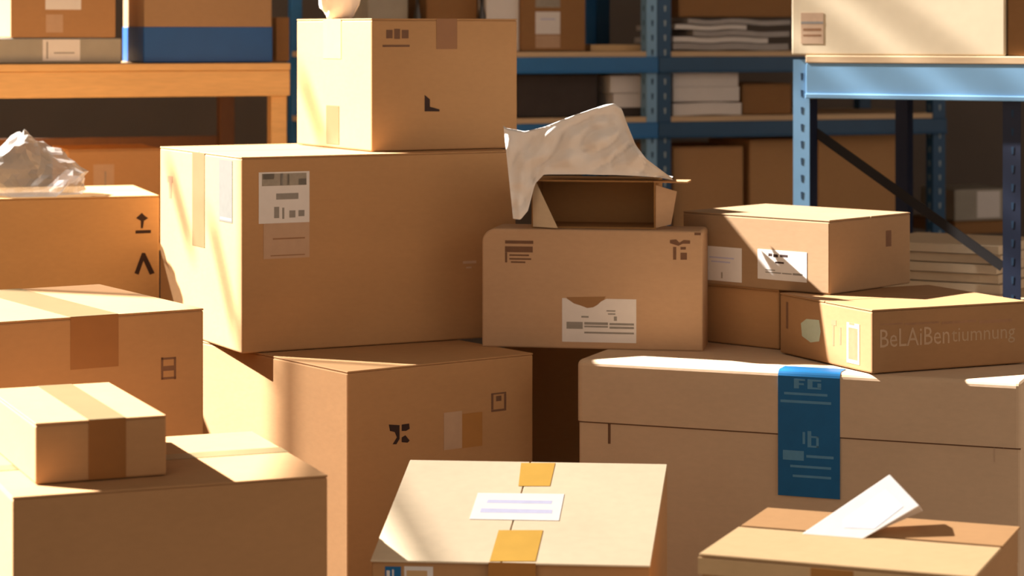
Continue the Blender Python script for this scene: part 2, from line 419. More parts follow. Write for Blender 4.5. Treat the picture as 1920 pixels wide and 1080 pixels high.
# M: box with arrow marks
M = Box('cardboard_box', 'brown box at left with black caret and tree-like mark, behind taped box', 'box',
        -1.62, 6.162, 0.4343, 1.5, 17.68, 0.7164, 0.4504, KL, 'x')
marks(M.root, 'printed_symbol', M.front, [
    [(266, 474), (272, 474), (290, 512), (281, 515), (269, 489), (260, 515), (252, 512)]], INK)
marks(M.root, 'printed_symbol', M.front, [
    [(266, 399), (272, 405), (278, 409), (270, 414), (268, 428), (264, 428), (264, 414), (255, 409)],
    [(254, 432), (283, 431), (283, 437), (254, 438)]], INK)

# P and N: lower left boxes
P = Box('cardboard_box', 'large plain brown box in lower left corner carrying a small taped box', 'box',
        -0.8556, 4.1107, 0.797, 1.5, 21.5, 0.5635, 0.5118, KR, 'x', at=0.55)
link_mesh('tape', slab(P.top, [rpoly((0.0, P.d * .45 - .028, P.w, P.d * .45 + .028))]), TAPEL, P.root)
Nb = Box('cardboard_box', 'small brown box with tape band on top of large lower left box', 'box',
         -0.8374, 4.2168, 0.6878, 0.797, 22.82, 0.2357, 0.4412, KR, 'y', at=0.58)
tn = Nb.front.rect(166, 790, 236, 900)
link_mesh('tape', slab(Nb.front, [rpoly((tn[0], 0, tn[2], 0.106))]), TAPED, Nb.root)
link_mesh('tape', slab(Nb.top, [rpoly((tn[0], 0, tn[2], Nb.d))]), TAPEL, Nb.root)
mrects(Nb.root, 'printed_symbol', Nb.left, [(2, 866, 14, 878)], INKB)

# C: mailer box with rounded shoulder
C = dict(x=-0.0732, y=5.8737, zt=0.4804, zb=0.77, yaw=-9.52, w=0.5402, d=0.145)
cr, cb = axes(C['yaw']); co = Vector((C['x'], C['y'], 0))
C_root = thing('cardboard_box', 'brown mailer box with torn white label, carrying an open box with paper', 'box', (C['x'], C['y'], zd(.77)), C['yaw'])
def outline(w, z0, z1, rl, rr, n=8):
    pts = [(0.0, z0), (w, z0)]
    for k in range(n + 1):
        a = math.pi / 2 * k / n; pts.append((w - rr + rr * math.cos(a), z1 - rr + rr * math.sin(a)))
    for k in range(n + 1):
        a = math.pi / 2 + math.pi / 2 * k / n; pts.append((rl + rl * math.cos(a), z1 - rl + rl * math.sin(a)))
    return pts
bm = bmesh.new(); ol = outline(C['w'], zd(.77), zd(.4804), 0.034, 0.010)
fr_ = [bm.verts.new(co + cr * a + Z * h) for a, h in ol]; bk_ = [bm.verts.new(co + cr * a + Z * h + cb * C['d']) for a, h in ol]
bm.faces.new(fr_); bm.faces.new(bk_[::-1])
for i in range(len(ol)): bm.faces.new([fr_[i], bk_[i], bk_[(i + 1) % len(ol)], fr_[(i + 1) % len(ol)]])
bmesh.ops.recalc_face_normals(bm, faces=bm.faces)
fe = [e for e in bm.edges if all(v in fr_ for v in e.verts)]
bmesh.ops.bevel(bm, geom=fe, offset=0.004, segments=2, profile=0.5, affect='EDGES')
link_mesh('body', bm, KG, C_root)
CF = Face(co + Z * zd(.4804), cr, -Z, -cb)
CR = Face(co + cr * C['w'] + Z * zd(.4804), cb, -Z, cr)
mrects(C_root, 'printed_text', CF, [(947, 451, 1000, 457), (947, 462, 999, 473), (947, 473, 951, 492), (955, 477, 992, 480), (955, 484, 996, 487), (958, 490, 985, 493)], INKB)
marks(C_root, 'printed_symbol', CF, [
    [(1256, 450), (1268, 449), (1274, 455), (1282, 450), (1294, 451), (1294, 457), (1280, 457), (1272, 461), (1256, 456)],
    [(1262, 463), (1268, 463), (1268, 487), (1262, 487)], [(1276, 463), (1286, 463), (1286, 468), (1276, 468)], [(1276, 474), (1288, 474), (1288, 487), (1276, 487)],
    [(1302, 436), (1314, 436), (1314, 441), (1302, 441)]], INKB)
def torn(r):
    pts = [(0, 0), (.05, 0), (.10, .05), (.16, .12), (.26, .17), (.34, .22), (.42, .20), (.48, .14), (.53, .06), (.60, .0), (1, 0), (1, 1), (0, 1)]
    return [(r[0] + a * (r[2] - r[0]), r[1] + c * (r[3] - r[1])) for a, c in pts]
sticker(C_root, 'shipping_label', CF, (1054, 560, 1193, 642), PAPER, [
    (INKG, [(.06, .54, .28, .70), (.30, .54, .62, .60), (.30, .62, .62, .66), (.64, .55, .97, .60), (.64, .63, .97, .68), (.30, .76, .97, .80), (.60, .26, .72, .29), (.62, .33, .72, .36), (.26, .40, .36, .44), (.70, .40, .74, .5)])], shape=torn)

marks(C_root, 'torn_board', CF, [[(1062, 557), (1136, 556), (1129, 567), (1116, 576), (1100, 580), (1084, 577), (1070, 570)]], KB, label='torn brown paper at the label edge')

# D: small open carton lying on C, mouth towards the front
dy = -9.5
dr, db = axes(dy)
DY = 5.865
def at_y(u, v, y): return world_at(u, v, y)
d0 = co + cr * 0.118 + cb * 0.030
DW, DD, DH = 0.305, 0.16, 0.118
zD = zd(.4804) + 0.0005
D_root = thing('open_box', 'small open brown box lying mouth forward under crumpled white paper', 'box', (d0.x, d0.y, zD), dy)
def wall(name, pts, m, th_v, label=None):
    bm = bmesh.new(); pts = [Vector(p) for p in pts]; t = Vector(th_v)
    hexa(bm, pts + [p + t for p in pts]); return link_mesh(name, bm, m, D_root, label=label)
T = 0.004
bm = bmesh.new()
block(bm, d0, dr, db, DW, DD, zD, zD + T)                              # bottom
block(bm, d0, dr, db, DW, DD, zD + DH - T, zD + DH)                    # top
block(bm, d0, dr, db, T, DD, zD + T, zD + DH - T)                      # left
block(bm, d0 + dr * (DW - T), dr, db, T, DD, zD + T, zD + DH - T)      # right
block(bm, d0 + dr * T + db * (DD - T), dr, db, DW - 2 * T, T, zD + T, zD + DH - T)
link_mesh('body', bm, KIN, D_root)
# left flap swung inwards-forward: its sunlit look put into cream board
p = d0 + Z * zD
wall('flap', [p + dr * 0.004 + Z * .003, p + dr * 0.070 - db * 0.034 + Z * .003, p + dr * 0.012 - db * 0.008 + Z * (DH - .004), p + dr * 0.003 - db * .003 + Z * (DH - .004)], KC, -db * .003)
# right flap opened outwards
p = d0 + dr * (DW + .001) + Z * zD
wall('flap', [p + Z * .004, p + dr * 0.036 + db * .01 + Z * .012, p + dr * 0.050 + db * .012 + Z * (DH - .026), p + Z * (DH - .010)], KG, -db * .003)
# top flap bent out level to the right and forward
p = d0 + dr * (DW - 0.005) + Z * (zD + DH - .004)
wall('flap', [p - db * .004, p + dr * 0.083 - db * .02, p + dr * 0.086 + db * .06, p + db * .06], KM, Z * .004)

# the white wrapping paper tented over the open carton
top_c = [(944, 236), (950, 240), (985, 246), (1020, 238), (1060, 222), (1105, 206), (1135, 196), (1152, 194), (1166, 204), (1177, 235), (1192, 272), (1212, 298), (1236, 316), (1260, 334)]
bot_c = [(962, 410), (976, 412), (990, 395), (1003, 345), (1020, 327), (1060, 327), (1100, 327), (1130, 328), (1150, 328), (1175, 329), (1195, 330), (1215, 331), (1238, 333), (1262, 338)]
def resample(pl, n):
    d = [0]
    for a, c in zip(pl, pl[1:]): d.append(d[-1] + math.hypot(c[0] - a[0], c[1] - a[1]))
    out = []
    for k in range(n):
        t = d[-1] * k / (n - 1); i = max(j for j in range(len(pl)) if d[j] <= t + 1e-9); i = min(i, len(pl) - 2)
        f = (t - d[i]) / (d[i + 1] - d[i]); out.append((pl[i][0] + f * (pl[i + 1][0] - pl[i][0]), pl[i][1] + f * (pl[i + 1][1] - pl[i][1])))
    return out
NU, NV = 60, 26
tc_, bc_ = [], []
for k in range(NU):
    s = k / (NU - 1) * (len(top_c) - 1); i = min(int(s), len(top_c) - 2); f = s - i
    tc_.append([top_c[i][j] * (1 - f) + top_c[i + 1][j] * f for j in (0, 1)])
    bc_.append([bot_c[i][j] * (1 - f) + bot_c[i + 1][j] * f for j in (0, 1)])
def sheet(sign):
    rows = []
    for j in range(NV):
        t = j / (NV - 1); row = []
        for k in range(NU):
            u = tc_[k][0] * (1 - t) + bc_[k][0] * t; v = tc_[k][1] * (1 - t) + bc_[k][1] * t
            yb = 5.875 - 0.0002 * (u - 960) + 0.0
            if sign > 0 and u > 1000: v -= 7 * t
            bulge = math.sin(math.pi * min(1, t * 1.0)) * 0.012
            cr_ = (0.3 - abs(noise.noise(Vector((u / 62 + v / 90, v / 48, 3.0))))) * 0.045 + (0.25 - abs(noise.noise(Vector((u / 24, v / 30 + u / 60, 9.0))))) * 0.018
            if u < 1012: cr_ += 0.0045 * math.sin(u / 4.6 + v / 60) * min(1, (1012 - u) / 14)
            edge = min(1, 6 * t, 6 * (1 - t) + .15)
            if sign < 0: y = yb - 0.022 - 0.022 * (1 - t) - bulge * .5 + cr_ * edge
            else:
                y = yb - 0.022 - 0.022 * (1 - t) - bulge * .5 + cr_ * edge + 0.010 * min(1, 5 * t) + 0.105 * max(0, min(1, (u - 1006) / 30)) * t
            if u < 1000: y -= 0.012 * (1000 - u) / 50
            row.append(world_at(u, v, y))
        rows.append(row)
    return rows
bm = bmesh.new()
for sg in (-1, 1):
    R_ = [[bm.verts.new(p) for p in row] for row in sheet(sg)]
    for j in range(NV - 1):
        for k in range(NU - 1): bm.faces.new([R_[j][k], R_[j][k + 1], R_[j + 1][k + 1], R_[j + 1][k]])
bmesh.ops.remove_doubles(bm, verts=bm.verts, dist=0.0006)
solo('wrapping_paper', bm, TISSUE, 'crumpled white wrapping paper tented over the small open box', 'paper', smooth=True)

# E on F, G on J
Fx = Box('cardboard_box', 'shadowed brown box under the box with two white labels', 'box', 0.462, 5.978, 0.6241, 0.77, -42.58, 0.25, 0.30, KM, 'x')
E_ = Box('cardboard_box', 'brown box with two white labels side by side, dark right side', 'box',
         0.4262, 5.9854, 0.4462, 0.6241, -42.58, 0.4435, 0.3452, KE, 'x')  # board darkened all over to bring shade to its right side
sticker(E_.root, 'label', E_.front, (1320, 463, 1391, 527), PAPER, [(INKL, [(.15, .3, .8, .34), (.2, .42, .7, .46)]), (GREYL, [(.46, .74, .5, .92)])], label='squarish white label, nearly blank')
sticker(E_.root, 'label', E_.front, (1421, 470, 1513, 526), PAPER, [(INK, [(.22, .12, .3, .22), (.32, .14, .42, .24), (.46, .13, .62, .22), (.36, .38, .54, .44)]),
        (INKG, [(.16, .66, .36, .70), (.16, .74, .48, .78), (.5, .74, .7, .78), (.72, .72, .92, .79)])], label='oblong white label with dark heading')
mrects(E_.root, 'hand_slot', E_.right, [(1661, 432, 1671, 462)], INKB)
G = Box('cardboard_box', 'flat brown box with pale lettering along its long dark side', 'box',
        0.808, 5.3853, 0.6239, 0.7685, 24.98, 0.4276, 0.3952, KB, 'x', at=0.5)  # board darkened all over to deepen its shaded front
text_mesh(G.root, 'lettering', G.front, (1650, 614, 1780, 648), 'BeLAiBen', INKX)
text_mesh(G.root, 'lettering', G.front, (1784, 612, 1903, 646), 'tiumnung', INKV)
mrects(G.root, 'printed_band', G.front, [(1650, 606, 1692, 609), (1696, 604, 1760, 608), (1766, 601, 1830, 606), (1836, 599, 1898, 605)], INKF)
marks(G.root, 'printed_emblem', G.left, [[(1502, 606), (1512, 598), (1536, 600), (1539, 622), (1536, 640), (1520, 642), (1504, 630)]], INKT)
mrects(G.root, 'printed_symbol', G.left, [(1559, 600, 1568, 610), (1561, 610, 1564, 648), (1574, 614, 1577, 646)], INKF)
sticker(G.root, 'side_label', G.left, (1588, 606, 1612, 682), INKW, [(INKF, [(.2, .0, .6, .05), (.15, .12, .85, .9)])], label='narrow vertical tag beside the corner')
mrects(G.root, 'slit', G.left, [(1474, 566, 1478, 616)], INKB)

# Q: box at the bottom centre, top sloping towards the front
qy, qb_ = 4.15, 4.54
QS = 1.06
q = [world_at(696, 1046, 4.165 * QS), world_at(1220, 1057, 4.125 * QS), world_at(1251, 870, 4.505 * QS), world_at(769, 862, 4.545 * QS)]
Q_root = thing('cardboard_box', 'brown box at bottom centre with sloping lit top, white label and yellow tape', 'box', (q[0].x, q[0].y, 0), -5)
bm = bmesh.new(); hexa(bm, [Vector((p.x, p.y, 0.0)) for p in q] + [p - Z * .004 for p in q]); bevelled(bm, .004)
link_mesh('body', bm, KM, Q_root)
qu = (q[1] - q[0]).normalized(); qn = qu.cross(q[3] - q[0]).normalized(); qv = qu.cross(qn).normalized()
if qv.y > 0: qv = -qv
QT = Face(q[3], qu, qv, qn)
c01, c32 = q[0].lerp(q[1], .47), q[3].lerp(q[2], .47)
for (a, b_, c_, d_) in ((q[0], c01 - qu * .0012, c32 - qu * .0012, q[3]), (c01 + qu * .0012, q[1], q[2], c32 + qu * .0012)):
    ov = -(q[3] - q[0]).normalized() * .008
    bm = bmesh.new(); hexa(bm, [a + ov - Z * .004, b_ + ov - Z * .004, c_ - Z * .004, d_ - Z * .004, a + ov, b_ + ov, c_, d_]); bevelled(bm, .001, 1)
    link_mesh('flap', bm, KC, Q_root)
QFn = Vector((qu.y, -qu.x, 0)).normalized()
QF = Face(q[0], Vector((qu.x, qu.y, 0)), -Z, QFn)
def qtape(name, quad, m):
    return link_mesh(name, slab(QT, [QT.poly(quad)], .0006, .0006), m, Q_root)
qtape('tape', [(977, 869), (1041, 869), (1031, 912), (972, 912)], TAPEY)
qtape('tape', [(935, 995), (1018, 995), (1004, 1053), (918, 1053)], TAPEY)
link_mesh('tape', slab(QF, [QF.poly([(917, 1052), (1005, 1054), (1005, 1120), (914, 1120)])], .0006, .009), TAPE, Q_root)
lab = qtape('shipping_label', [(896, 925), (1058, 927), (1048, 977), (880, 974)], PAPER)
for quad in ([(915, 938), (1036, 940), (1034, 946), (912, 944)], [(902, 954), (1036, 957), (1035, 964), (900, 962)]):
    link_mesh('print', slab(QT, [QT.poly(quad)], .0002, .0012), INKL, lab)
sl = sticker(Q_root, 'front_label', QF, (722, 1062, 752, 1100), BLUEL, [(PAPER, [(.1, .2, .3, .8), (.45, .15, .55, .8)])], label='small dark teal label')
sticker(Q_root, 'front_label', QF, (758, 1062, 812, 1100), PAPER, [(TAPEP, [(.08, .2, .8, .95)])], label='pale rectangular label')

# R: box bottom right with the white packet
RZ = 0.8971
R = Box('cardboard_box', 'brown box in bottom right corner with half open flaps and white packet', 'box',
        0.3261, 4.1103, RZ + .06, 1.5, -21.69, 0.4640, 0.4201, KM, None)
zt_ = zd(RZ); R.front.o.z = zt_
for (a_, c_, w_, d_) in ((0, 0, R.w, .004), (0, R.d - .004, R.w, .004), (0, .004, .004, R.d - .008), (R.w - .004, .004, .004, R.d - .008)):
    bm = bmesh.new(); block(bm, R.o + R.r * a_ + R.b * c_, R.r, R.b, w_, d_, R.z1, zt_); link_mesh('side_wall', bm, KM, R.root)
for (a0, a1, lift) in ((-.006, .232, .0008), (.250, .424, .0002)):
    bm = bmesh.new(); oo = R.o + R.b * a0 - R.r * .004
    block(bm, oo, R.r, R.b, R.w + .008, a1 - a0, zt_ + .0005, zt_ + .0045 + lift)
    bevelled(bm, .001, 1); link_mesh('flap', bm, KP if a0 < 0 else KM, R.root)
bm = bmesh.new(); block(bm, R.o - R.r * .006 - R.b * .0065, R.r, R.b, R.w * .99, .004, zt_ - .03, zt_ - .002)
link_mesh('front_flap', bm, KP, R.root)
link_mesh('tape', slab(R.front, [rpoly(R.front.rect(1522, 1066, 1602, 1140))], .0006, .0068), TAPE, R.root)
R.z1 = zt_
rp = [world_at(1503, 1003, 4.262), world_at(1668, 889, 4.36), world_at(1724, 948, 4.30), world_at(1618, 1014, 4.222)]
zR = R.z1 + .0053
for k in (0, 3): rp[k].z = zR
pl_ = (rp[1] - rp[0]).cross(rp[3] - rp[0]); d_ = ray(1724, 948); e_ = Vector((0, 0, EYE)); rp[2] = e_ + d_ * ((rp[0] - e_).dot(pl_) / d_.dot(pl_))
th = Vector((.012, .030, -.016))
bk = [p + th for p in rp]; bk[0].z = bk[3].z = zR
bm = bmesh.new(); hexa(bm, rp + bk); bevelled(bm, .0015, 1)
packet = thing('paper_packet', 'white folded paper packet propped up on the half open box', 'packet', (rp[0].x, rp[0].y, zR), 0)
link_mesh('packet_body', bm, PAPER, packet)
pn = (rp[1] - rp[0]).cross(rp[3] - rp[0]).normalized()
if pn.y > 0: pn = -pn
PF = Face(rp[0], rp[1] - rp[0], (rp[1] - rp[0]).cross(pn), pn)
link_mesh('printed_panel', slab(PF, [PF.poly([(1580, 975), (1660, 918), (1694, 950), (1640, 992), (1582, 990)])], .0002, .0004), mat('pale blue print', (.62, .66, .72), .7, .08, 60, 0), packet)

# ------------------------------------------------------------------ background furniture
class Frame:
    def __init__(s, u, y, yaw):
        s.r, s.b = axes(yaw); p = world_at(u, YH, y); s.o = Vector((p.x, p.y, 0)); s.yaw = yaw
    def t(s, u, q=0.0):
        o = s.o + s.b * q; k = (u - CX) / F
        return (k * o.y - o.x) / (s.r.x - k * s.r.y)
    def p(s, u, q=0.0): return s.o + s.b * q + s.r * s.t(u, q)
    def drop(s, u, v, q=0.0): return (v - YH) * s.p(u, q).y / F

def fbox(fr, name, label, cat, u0, u1, vt, dropb, q, d, m, seam='x', group=None, dropt=None, **k):
    a, c = fr.p(u0, q), fr.p(u1, q)
    dt = dropt if dropt is not None else (vt - YH) * a.y / F
    return Box(name, label, cat, a.x, a.y, dt, dropb, fr.yaw, (c - a).length, d, m, seam, group, **k)

def post_mesh(o, r, b, w, sd, z0, z1, m, hole, root, pitch=0.05, zs=0.0):
    """L section post with rows of punched slots"""
    bm = bmesh.new()
    block(bm, o, r, b, w, .003, z0, z1); block(bm, o + b * .003, r, b, .003, sd - .003, z0, z1)
    z = z0 + .03 + zs
    while z < z1 - .03:
        f = Face(o + r * (w * .55) + Z * z, r, -Z, -b)
        slab(f, [[(-.004, -.010), (.004, -.010), (.0025, .010), (-.0025, .010)]], .0003, .0003, bm, 1)
        f = Face(o + b * (sd * .5) + Z * z, -b, -Z, -r)
        slab(f, [[(-.004, -.010), (.004, -.010), (.0025, .010), (-.0025, .010)]], .0003, .0003, bm, 1)
        z += pitch
    return link_mesh('post', bm, [m, hole], root)

def rack(name, label, fr, width, depth, levels, m, hole, board_m, pw=.05, psd=.05, ztop=2.1, beam_h=.06, proud=.0, mid=None, board_t=.018, dark=None):
    root = thing(name, label, 'shelving rack', (fr.o.x, fr.o.y, 0), fr.yaw)
    r, b, o = fr.r, fr.b, fr.o
    post_mesh(o, r, b, pw, psd, 0, ztop, m, hole, root)
    post_mesh(o + r * (width - pw) , r, b, pw, psd, 0, ztop, dark or m, hole, root)
    for s_ in (0, width - pw):
        bm = bmesh.new(); block(bm, o + b * (depth - .05) + r * s_, r, b, pw, .05, 0, ztop); bevelled(bm, .002, 1)
        link_mesh('post', bm, m, root)
    for k, dr_ in enumerate(levels):
        z = zd(dr_)
        bm = bmesh.new(); block(bm, o + r * .002 + b * .004, r, b, width - .004, depth - .008, z - board_t, z)
        link_mesh('shelf_board', bm, board_m, root)
        for qq in (-.012 - proud, depth):
            bm = bmesh.new(); block(bm, o + b * qq, r, b, width, .012, z - board_t - beam_h, z - board_t)
            block(bm, o + b * (qq - .004 if qq < 0 else qq), r, b, width, .006, z - board_t - beam_h, z - board_t - beam_h + .008)
            bevelled(bm, .002, 1); link_mesh('beam', bm, m, root)
    return root

# --- pine table at the left
TF = Frame(545, 7.3, 20.0)
TW = 1.25
to = TF.o - TF.r * TW
table = thing('wooden_table', 'pine workbench at upper left carrying boxes', 'table', (to.x, to.y, 0), 20.0)
t_top = TF.drop(545, 118)
bm = bmesh.new(); block(bm, to, TF.r, TF.b, TW, .78, zd(t_top) - .022, zd(t_top)); bevelled(bm, .003); link_mesh('tabletop', bm, WOOD, table)
bm = bmesh.new(); block(bm, to + TF.b * .006, TF.r, TF.b, TW, .03, zd(t_top) - .100, zd(t_top) - .0225); bevelled(bm, .003); link_mesh('apron', bm, WOOD, table)
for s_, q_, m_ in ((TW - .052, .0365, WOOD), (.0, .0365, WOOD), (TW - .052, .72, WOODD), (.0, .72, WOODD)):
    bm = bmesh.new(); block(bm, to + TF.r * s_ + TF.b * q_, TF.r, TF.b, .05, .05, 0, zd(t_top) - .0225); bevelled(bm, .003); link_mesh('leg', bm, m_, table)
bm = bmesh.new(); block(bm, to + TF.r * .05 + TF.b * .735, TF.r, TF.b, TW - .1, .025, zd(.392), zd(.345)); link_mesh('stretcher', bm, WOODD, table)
bm = bmesh.new(); block(bm, to + TF.r * .0 + TF.b * .09, TF.r, TF.b, TW, .62, zd(.66), zd(.64)); link_mesh('lower_shelf', bm, WOOD, table)

X1 = fbox(TF, 'storage_box', 'flat grey box with white label on pine workbench', 'box', -30, 228, 72, t_top, .03, .34, GREYB, None)
X1.root.location  # base on the table top
sticker(X1.root, 'label', X1.front, (80, 74, 150, 114), PAPER, [(INKG, [(.3, .6, .85, .66), (.1, .1, .14, .9)])])
X2 = fbox(TF, 'cardboard_box', 'brown box with two pale labels standing on flat grey box', 'box', 20, 217, -70, X1.zt, .035, .32, KR, 'x')
sticker(X2.root, 'label', X2.front, (85, -25, 152, 18), PAPER, [(INKG, [(.2, .2, .8, .3)])], label='white label')
sticker(X2.root, 'label', X2.front, (86, 27, 118, 61), FADED, label='small faded label')
X3 = fbox(TF, 'cardboard_box', 'brown box with broad blue base on pine workbench', 'box', 270, 510, -80, t_top, .03, .33, KE, 'x')
zb_ = X3.front.rect(275, 50, 505, 114)
bm = bmesh.new(); block(bm, X3.o - X3.r * .0015 - X3.b * .0015, X3.r, X3.b, X3.w + .003, X3.d + .003, X3.z0 + .0005, X3.z1 - zb_[1])
bevelled(bm, .003); link_mesh('base_band', bm, BLUEC, X3.root, label='glossy blue band round the base')
X4 = fbox(TF, 'cardboard_box', 'narrow dark brown box at right end of pine workbench', 'box', 517, 543, 32, t_top, .30, .25, KD, None)

X5 = fbox(TF, 'cardboard_box', 'brown box with small pale label under the pine workbench', 'box', 128, 302, 281, .64, .16, .3, KM, 'x')
sticker(X5.root, 'label', X5.front, (175, 308, 214, 352), FADED, [(INKG, [(.55, .3, .6, .9)])])

# plastic bag on M
def bag_sq(p): return Vector((p.x * (1 - .42 * max(0, p.z)), p.y, p.z))
bm = crumple((world_at(52, 345, 6.40).x, 6.40, zd(.4343) + .001), (.115, .085, .080), 3, .34, 0.85, 4, -.75, bag_sq)
solo('plastic_bag', bm, FILM, 'crumpled clear plastic bag lying on the box with caret mark', 'bag', smooth=False)
# white bag on A
pa = world_at(636, 20, 6.30)
bm = crumple((pa.x, pa.y, zd(-.0338) + .001), (.052, .05, .075), 5, .12, 1.6, 4, -.8, lambda p: Vector((p.x * (1 + .25 * p.z), p.y * (1 + .25 * p.z), p.z)))
solo('plastic_bag', bm, TISSUE, 'white plastic bag standing on the topmost box', 'bag', smooth=True)

# --- far racks
RF = Frame(1233, 8.2, 20.0)
lev_top = 0.067
right_rack = rack('shelving_rack', 'far deep blue steel rack behind centre holding papers and boxes', RF, 1.12, .6, [-0.45, lev_top, 0.29, 0.735], STEEL_D, HOLEP, WOODP, .05, .05, ztop=2.25, beam_h=.055)  # unlit look of these beams put into a deeper paint
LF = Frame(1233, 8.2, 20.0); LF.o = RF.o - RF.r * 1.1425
left_rack = rack('shelving_rack', 'far brighter blue steel rack behind the topmost box', LF, 1.14, .6, [-0.45, lev_top, 0.29, 0.735], STEEL_M, HOLE, WOODP, .038, .05, ztop=2.25, beam_h=.055, dark=STEEL_N)  # sunlit look put into brighter paint; palest on right post for a lit flange
ST = lev_top
fbox(LF, 'storage_box', 'grey box on far rack just above the topmost box', 'box', 690, 765, 0, ST, .10, .25, GREYB, None, dropt=-.14)
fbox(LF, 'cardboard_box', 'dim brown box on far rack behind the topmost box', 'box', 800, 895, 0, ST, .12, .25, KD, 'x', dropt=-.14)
wb = fbox(LF, 'storage_box', 'pale grey box on far rack at right end of topmost box', 'box', 912, 974, 0, ST, .05, .25, PAPER, None, dropt=-.14)
# two bottles
def lathe(c, prof, n=20):
    bm = bmesh.new(); rings = []
    for rr, z in prof: rings.append([bm.verts.new((c[0] + rr * math.cos(2 * math.pi * k / n), c[1] + rr * math.sin(2 * math.pi * k / n), c[2] + z)) for k in range(n)])
    for a, b in zip(rings, rings[1:]):
        for k in range(n): bm.faces.new([a[k], a[(k + 1) % n], b[(k + 1) % n], b[k]])
    bm.faces.new(rings[0][::-1]); bm.faces.new(rings[-1]); return bm
for u, lab_ in ((783, 'dark bottle on far rack between grey and dim brown boxes'), (903, 'dark bottle on far rack beside the pale grey box')):
    pp = LF.p(u, .06)
    bz = zd(ST) + .0015
    t = thing('bottle', lab_, 'bottle', (pp.x, pp.y, bz), 0, None)
    link_mesh('bottle_body', lathe((pp.x, pp.y, bz), [(.010, 0), (.013, .004), (.013, .12), (.006, .15), (.006, .19)]), BOTTLE, t, True)
    link_mesh('cap', lathe((pp.x, pp.y, bz + .19), [(.007, 0), (.007, .02)]), PAPER, t, True)
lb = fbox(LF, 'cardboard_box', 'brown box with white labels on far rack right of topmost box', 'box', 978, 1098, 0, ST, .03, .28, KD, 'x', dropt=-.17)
sticker(lb.root, 'label', lb.front, (1004, 22, 1050, 64), PAPER, [(INKL, [(.2, .3, .8, .36)])], label='white label')
sticker(lb.root, 'label', lb.front, (1004, 66, 1050, 90), FADED, label='faded label')
sticker(lb.root, 'label', lb.front, (1004, -20, 1050, 14), GREYL, label='grey label')
# flat cardboard sheet on left rack near the post
def flat_slab(fr, name, label, cat, u0, u1, q, d, z0, z1, m, group=None, wav=0.0, seed=0):
    a, c = fr.p(u0, q), fr.p(u1, q); w = (c - a).length; bm = bmesh.new(); n = 14; z0 += .0012; z1 += .0012
    rows = []
    for i in range(n + 1):
        for j, (zz) in enumerate((z0, z1)):
            for dd in (0, d):
                t = i / n
                h = wav * (noise.noise(Vector((((a - fr.o).dot(fr.r) + w * t) * 9.0 + seed * 5, dd * 3 + seed, 0.3))) + .55) if wav else 0
                rows.append(bm.verts.new(a + fr.r * w * t + fr.b * dd + Z * (zz + max(0, h))))
    g = lambda i, j, k: rows[i * 4 + j * 2 + k]
    for i in range(n):
        for (j0, k0), (j1, k1) in (((0, 0), (1, 0)), ((1, 0), (1, 1)), ((1, 1), (0, 1)), ((0, 1), (0, 0))):
            bm.faces.new([g(i, j0, k0), g(i + 1, j0, k0), g(i + 1, j1, k1), g(i, j1, k1)])
    for i in (0, n): bm.faces.new([g(i, 0, 0), g(i, 1, 0), g(i, 1, 1), g(i, 0, 1)])
    return solo(name, bm, m, label, cat, group)
flat_slab(LF, 'cardboard_sheet', 'flat pale cardboard sheet on far rack left of the post', 'cardboard', 1108, 1205, .065, .3, zd(ST), zd(ST) + .022, KP)
zs = zd(ST)
specs = [('flat grey film wrapped bundle lowest in paper stack on far rack', FILMG, 1262, 1478, .022, .010),
         ('white paper bundle second from bottom of stack on far rack', PAPER, 1262, 1440, .018, .012),
         ('grey plastic mailer in the middle of the stack on far rack', FILMG, 1300, 1480, .018, .022),
         ('white paper bundle second from top of stack on far rack', PAPER, 1266, 1400, .016, .010),
         ('grey plastic mailer topmost of the stack on far rack', FILMG, 1290, 1482, .016, .016)]
z_ = zs
for k, (lab_, m_, u0, u1, h_, wv) in enumerate(specs):
    flat_slab(RF, 'paper_bundle', lab_, 'paper', u0, u1, .012 + .012 * (k % 2), .34, z_, z_ + h_, m_, 'papers stacked on the far rack', (.007 + .0012 * k), 2)
    z_ += h_ + .003
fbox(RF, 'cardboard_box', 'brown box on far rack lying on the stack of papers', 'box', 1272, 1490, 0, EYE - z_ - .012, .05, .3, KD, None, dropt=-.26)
# middle shelf: white reams, dark boxes
S2 = .29
zr = zd(S2)
for k, (u0, u1, h_) in enumerate(((1262, 1390, .042), (1262, 1386, .05), (1262, 1384, .05))):
    flat_slab(RF, 'paper_ream', ('lowest', 'middle', 'topmost')[k] + ' white paper ream of the stack on middle shelf of far rack', 'paper', u0, u1, .03, .3, zr, zr + h_, PAPER, 'white reams on the far rack', .006 if k == 0 else 0, k + 3)
    zr += h_ + .001 + (.006 if k == 0 else 0)
fbox(RF, 'cardboard_box', 'dim brown box beside the white reams on far rack', 'box', 1392, 1484, 157, S2, .06, .3, KD, 'x')
fbox(LF, 'storage_box', 'charcoal box on middle shelf of brighter blue far rack', 'box', 970, 1120, 140, S2, .06, .4, DARKB, None)
zl = zd(S2)
for k, h_ in enumerate((.05, .06)):
    flat_slab(LF, 'paper_ream', ('lower', 'upper')[k] + ' white ream left of the post on brighter blue far rack', 'paper', 1150 - 6 * k, 1205, .065, .3, zl + .03, zl + .03 + h_ - .002, PAPER, 'white reams left of the post')
    zl += h_
flat_slab(LF, 'shade_filler', 'dark tray put in for shade under the reams left of the post', 'filler', 1146, 1207, .065, .3, zd(S2), zd(S2) + .029, DARKB)  # dark block added where shade lies below the reams
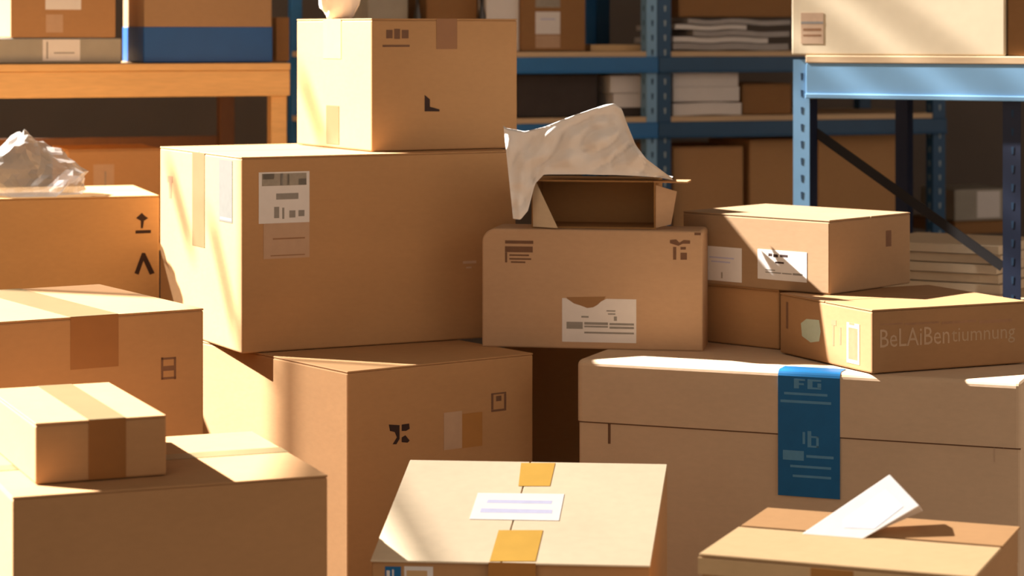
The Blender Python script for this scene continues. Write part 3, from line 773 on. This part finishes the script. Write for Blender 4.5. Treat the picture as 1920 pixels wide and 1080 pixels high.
# lower shelf boxes
S3 = .735
fbox(RF, 'cardboard_box', 'brown box low on far rack just right of its front post', 'box', 1262, 1394, 276, S3, .05, .35, KM, 'x')
fbox(RF, 'cardboard_box', 'brown box low on far rack left of the light blue post', 'box', 1406, 1522, 262, S3, .06, .35, KO, 'x')
fbox(RF, 'cardboard_box', 'brown box low on far rack behind the diagonal brace', 'box', 1534, 1680, 250, S3, .06, .35, KO, 'x')
fb = fbox(RF, 'cardboard_box', 'flat dark brown box low on far rack under a grey box', 'box', 1786, 1890, 418, S3 , .0, .3, KD, 'x') if False else None

# --- near rack at the right
NF = Frame(1487, 6.8, -30.0)
NSH = .066
near = thing('shelving_rack', 'near light blue steel rack at right edge carrying cream box', 'shelving rack', (NF.o.x, NF.o.y, 0), -30.0)
r, b, o = NF.r, NF.b, NF.o
NW = .60; ND = .85
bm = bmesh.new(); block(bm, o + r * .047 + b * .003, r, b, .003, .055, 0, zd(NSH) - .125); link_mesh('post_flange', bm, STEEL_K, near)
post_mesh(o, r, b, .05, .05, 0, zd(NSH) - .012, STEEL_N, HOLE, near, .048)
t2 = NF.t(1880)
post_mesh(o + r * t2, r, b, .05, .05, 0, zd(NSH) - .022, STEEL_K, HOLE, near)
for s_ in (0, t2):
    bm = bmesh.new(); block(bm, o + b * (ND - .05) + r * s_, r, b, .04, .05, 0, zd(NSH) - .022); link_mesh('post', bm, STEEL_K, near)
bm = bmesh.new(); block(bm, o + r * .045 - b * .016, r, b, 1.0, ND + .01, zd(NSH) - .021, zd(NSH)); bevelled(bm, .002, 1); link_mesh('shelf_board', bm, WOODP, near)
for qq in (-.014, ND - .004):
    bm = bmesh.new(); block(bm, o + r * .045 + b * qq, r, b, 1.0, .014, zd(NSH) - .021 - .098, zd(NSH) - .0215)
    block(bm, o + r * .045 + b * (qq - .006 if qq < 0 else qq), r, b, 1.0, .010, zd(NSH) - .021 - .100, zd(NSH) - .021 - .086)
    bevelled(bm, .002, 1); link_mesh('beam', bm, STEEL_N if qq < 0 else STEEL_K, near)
# lower shelf with the pile of flat cartons
NL = .725
bm = bmesh.new(); block(bm, o + r * .0 + b * .055, r, b, t2 + .05, ND - .06, zd(NL) - .02, zd(NL)); link_mesh('shelf_board', bm, WOODP, near)
# brace
pa_, pb_ = o + r * .04 + b * .056 + Z * zd(NF.drop(1535, 246, .06)), NF.p(1880, .056) + Z * zd(NF.drop(1880, 500, .06))
bm = bmesh.new(); bar(bm, pa_, pb_, .006, .026); link_mesh('brace', bm, BRACE, near)
cbx = fbox(NF, 'cardboard_box', 'large cream box on near light blue rack', 'box', 1484, 1884, 0, NSH, -.012, .42, CREAMB, None, dropt=-.22)
sticker(cbx.root, 'printed_panel', cbx.front, (1502, 24, 1544, 82), INKW, [(INKG, [(.0, .28, 1, .36)]), (INKF, [(.1, .5, .9, .58), (.1, .7, .9, .76)])])
fbox(NF, 'cardboard_box', 'dark brown box right of the large cream box on near rack', 'box', 1889, 2010, 0, NSH, -.004, .38, KD, None, dropt=-.2)

# flat folded cartons in a pile, board lightened in place of missing sun
zf = zd(NL)
names_ = ['lowest', 'second lowest', 'middle', 'second from top', 'topmost']
for k in range(5):
    h_ = .027
    flat_slab(NF, 'flat_carton', names_[k] + ' of the pale folded cartons piled on near rack', 'carton', 1640 - 3 * (k % 2), 1876 - 4 * (k % 3), (.12 + .012 * (k % 2)), .34, zf, zf + h_ - .003, KC, 'pale folded cartons on the near rack')
    zf += h_
# small grey box and its brown box low on the far rack, seen through the near rack
bb = fbox(RF, 'cardboard_box', 'flat dark brown box low on far rack under a grey box', 'box', 1790, 1905, 416, S3, .08, .35, KD, 'x')
gg = fbox(RF, 'storage_box', 'small grey box with white label seen through near rack', 'box', 1790, 1900, 356, bb.zt, .085, .25, GREYB, None)
sticker(gg.root, 'label', gg.front, (1832, 358, 1875, 408), PAPER)
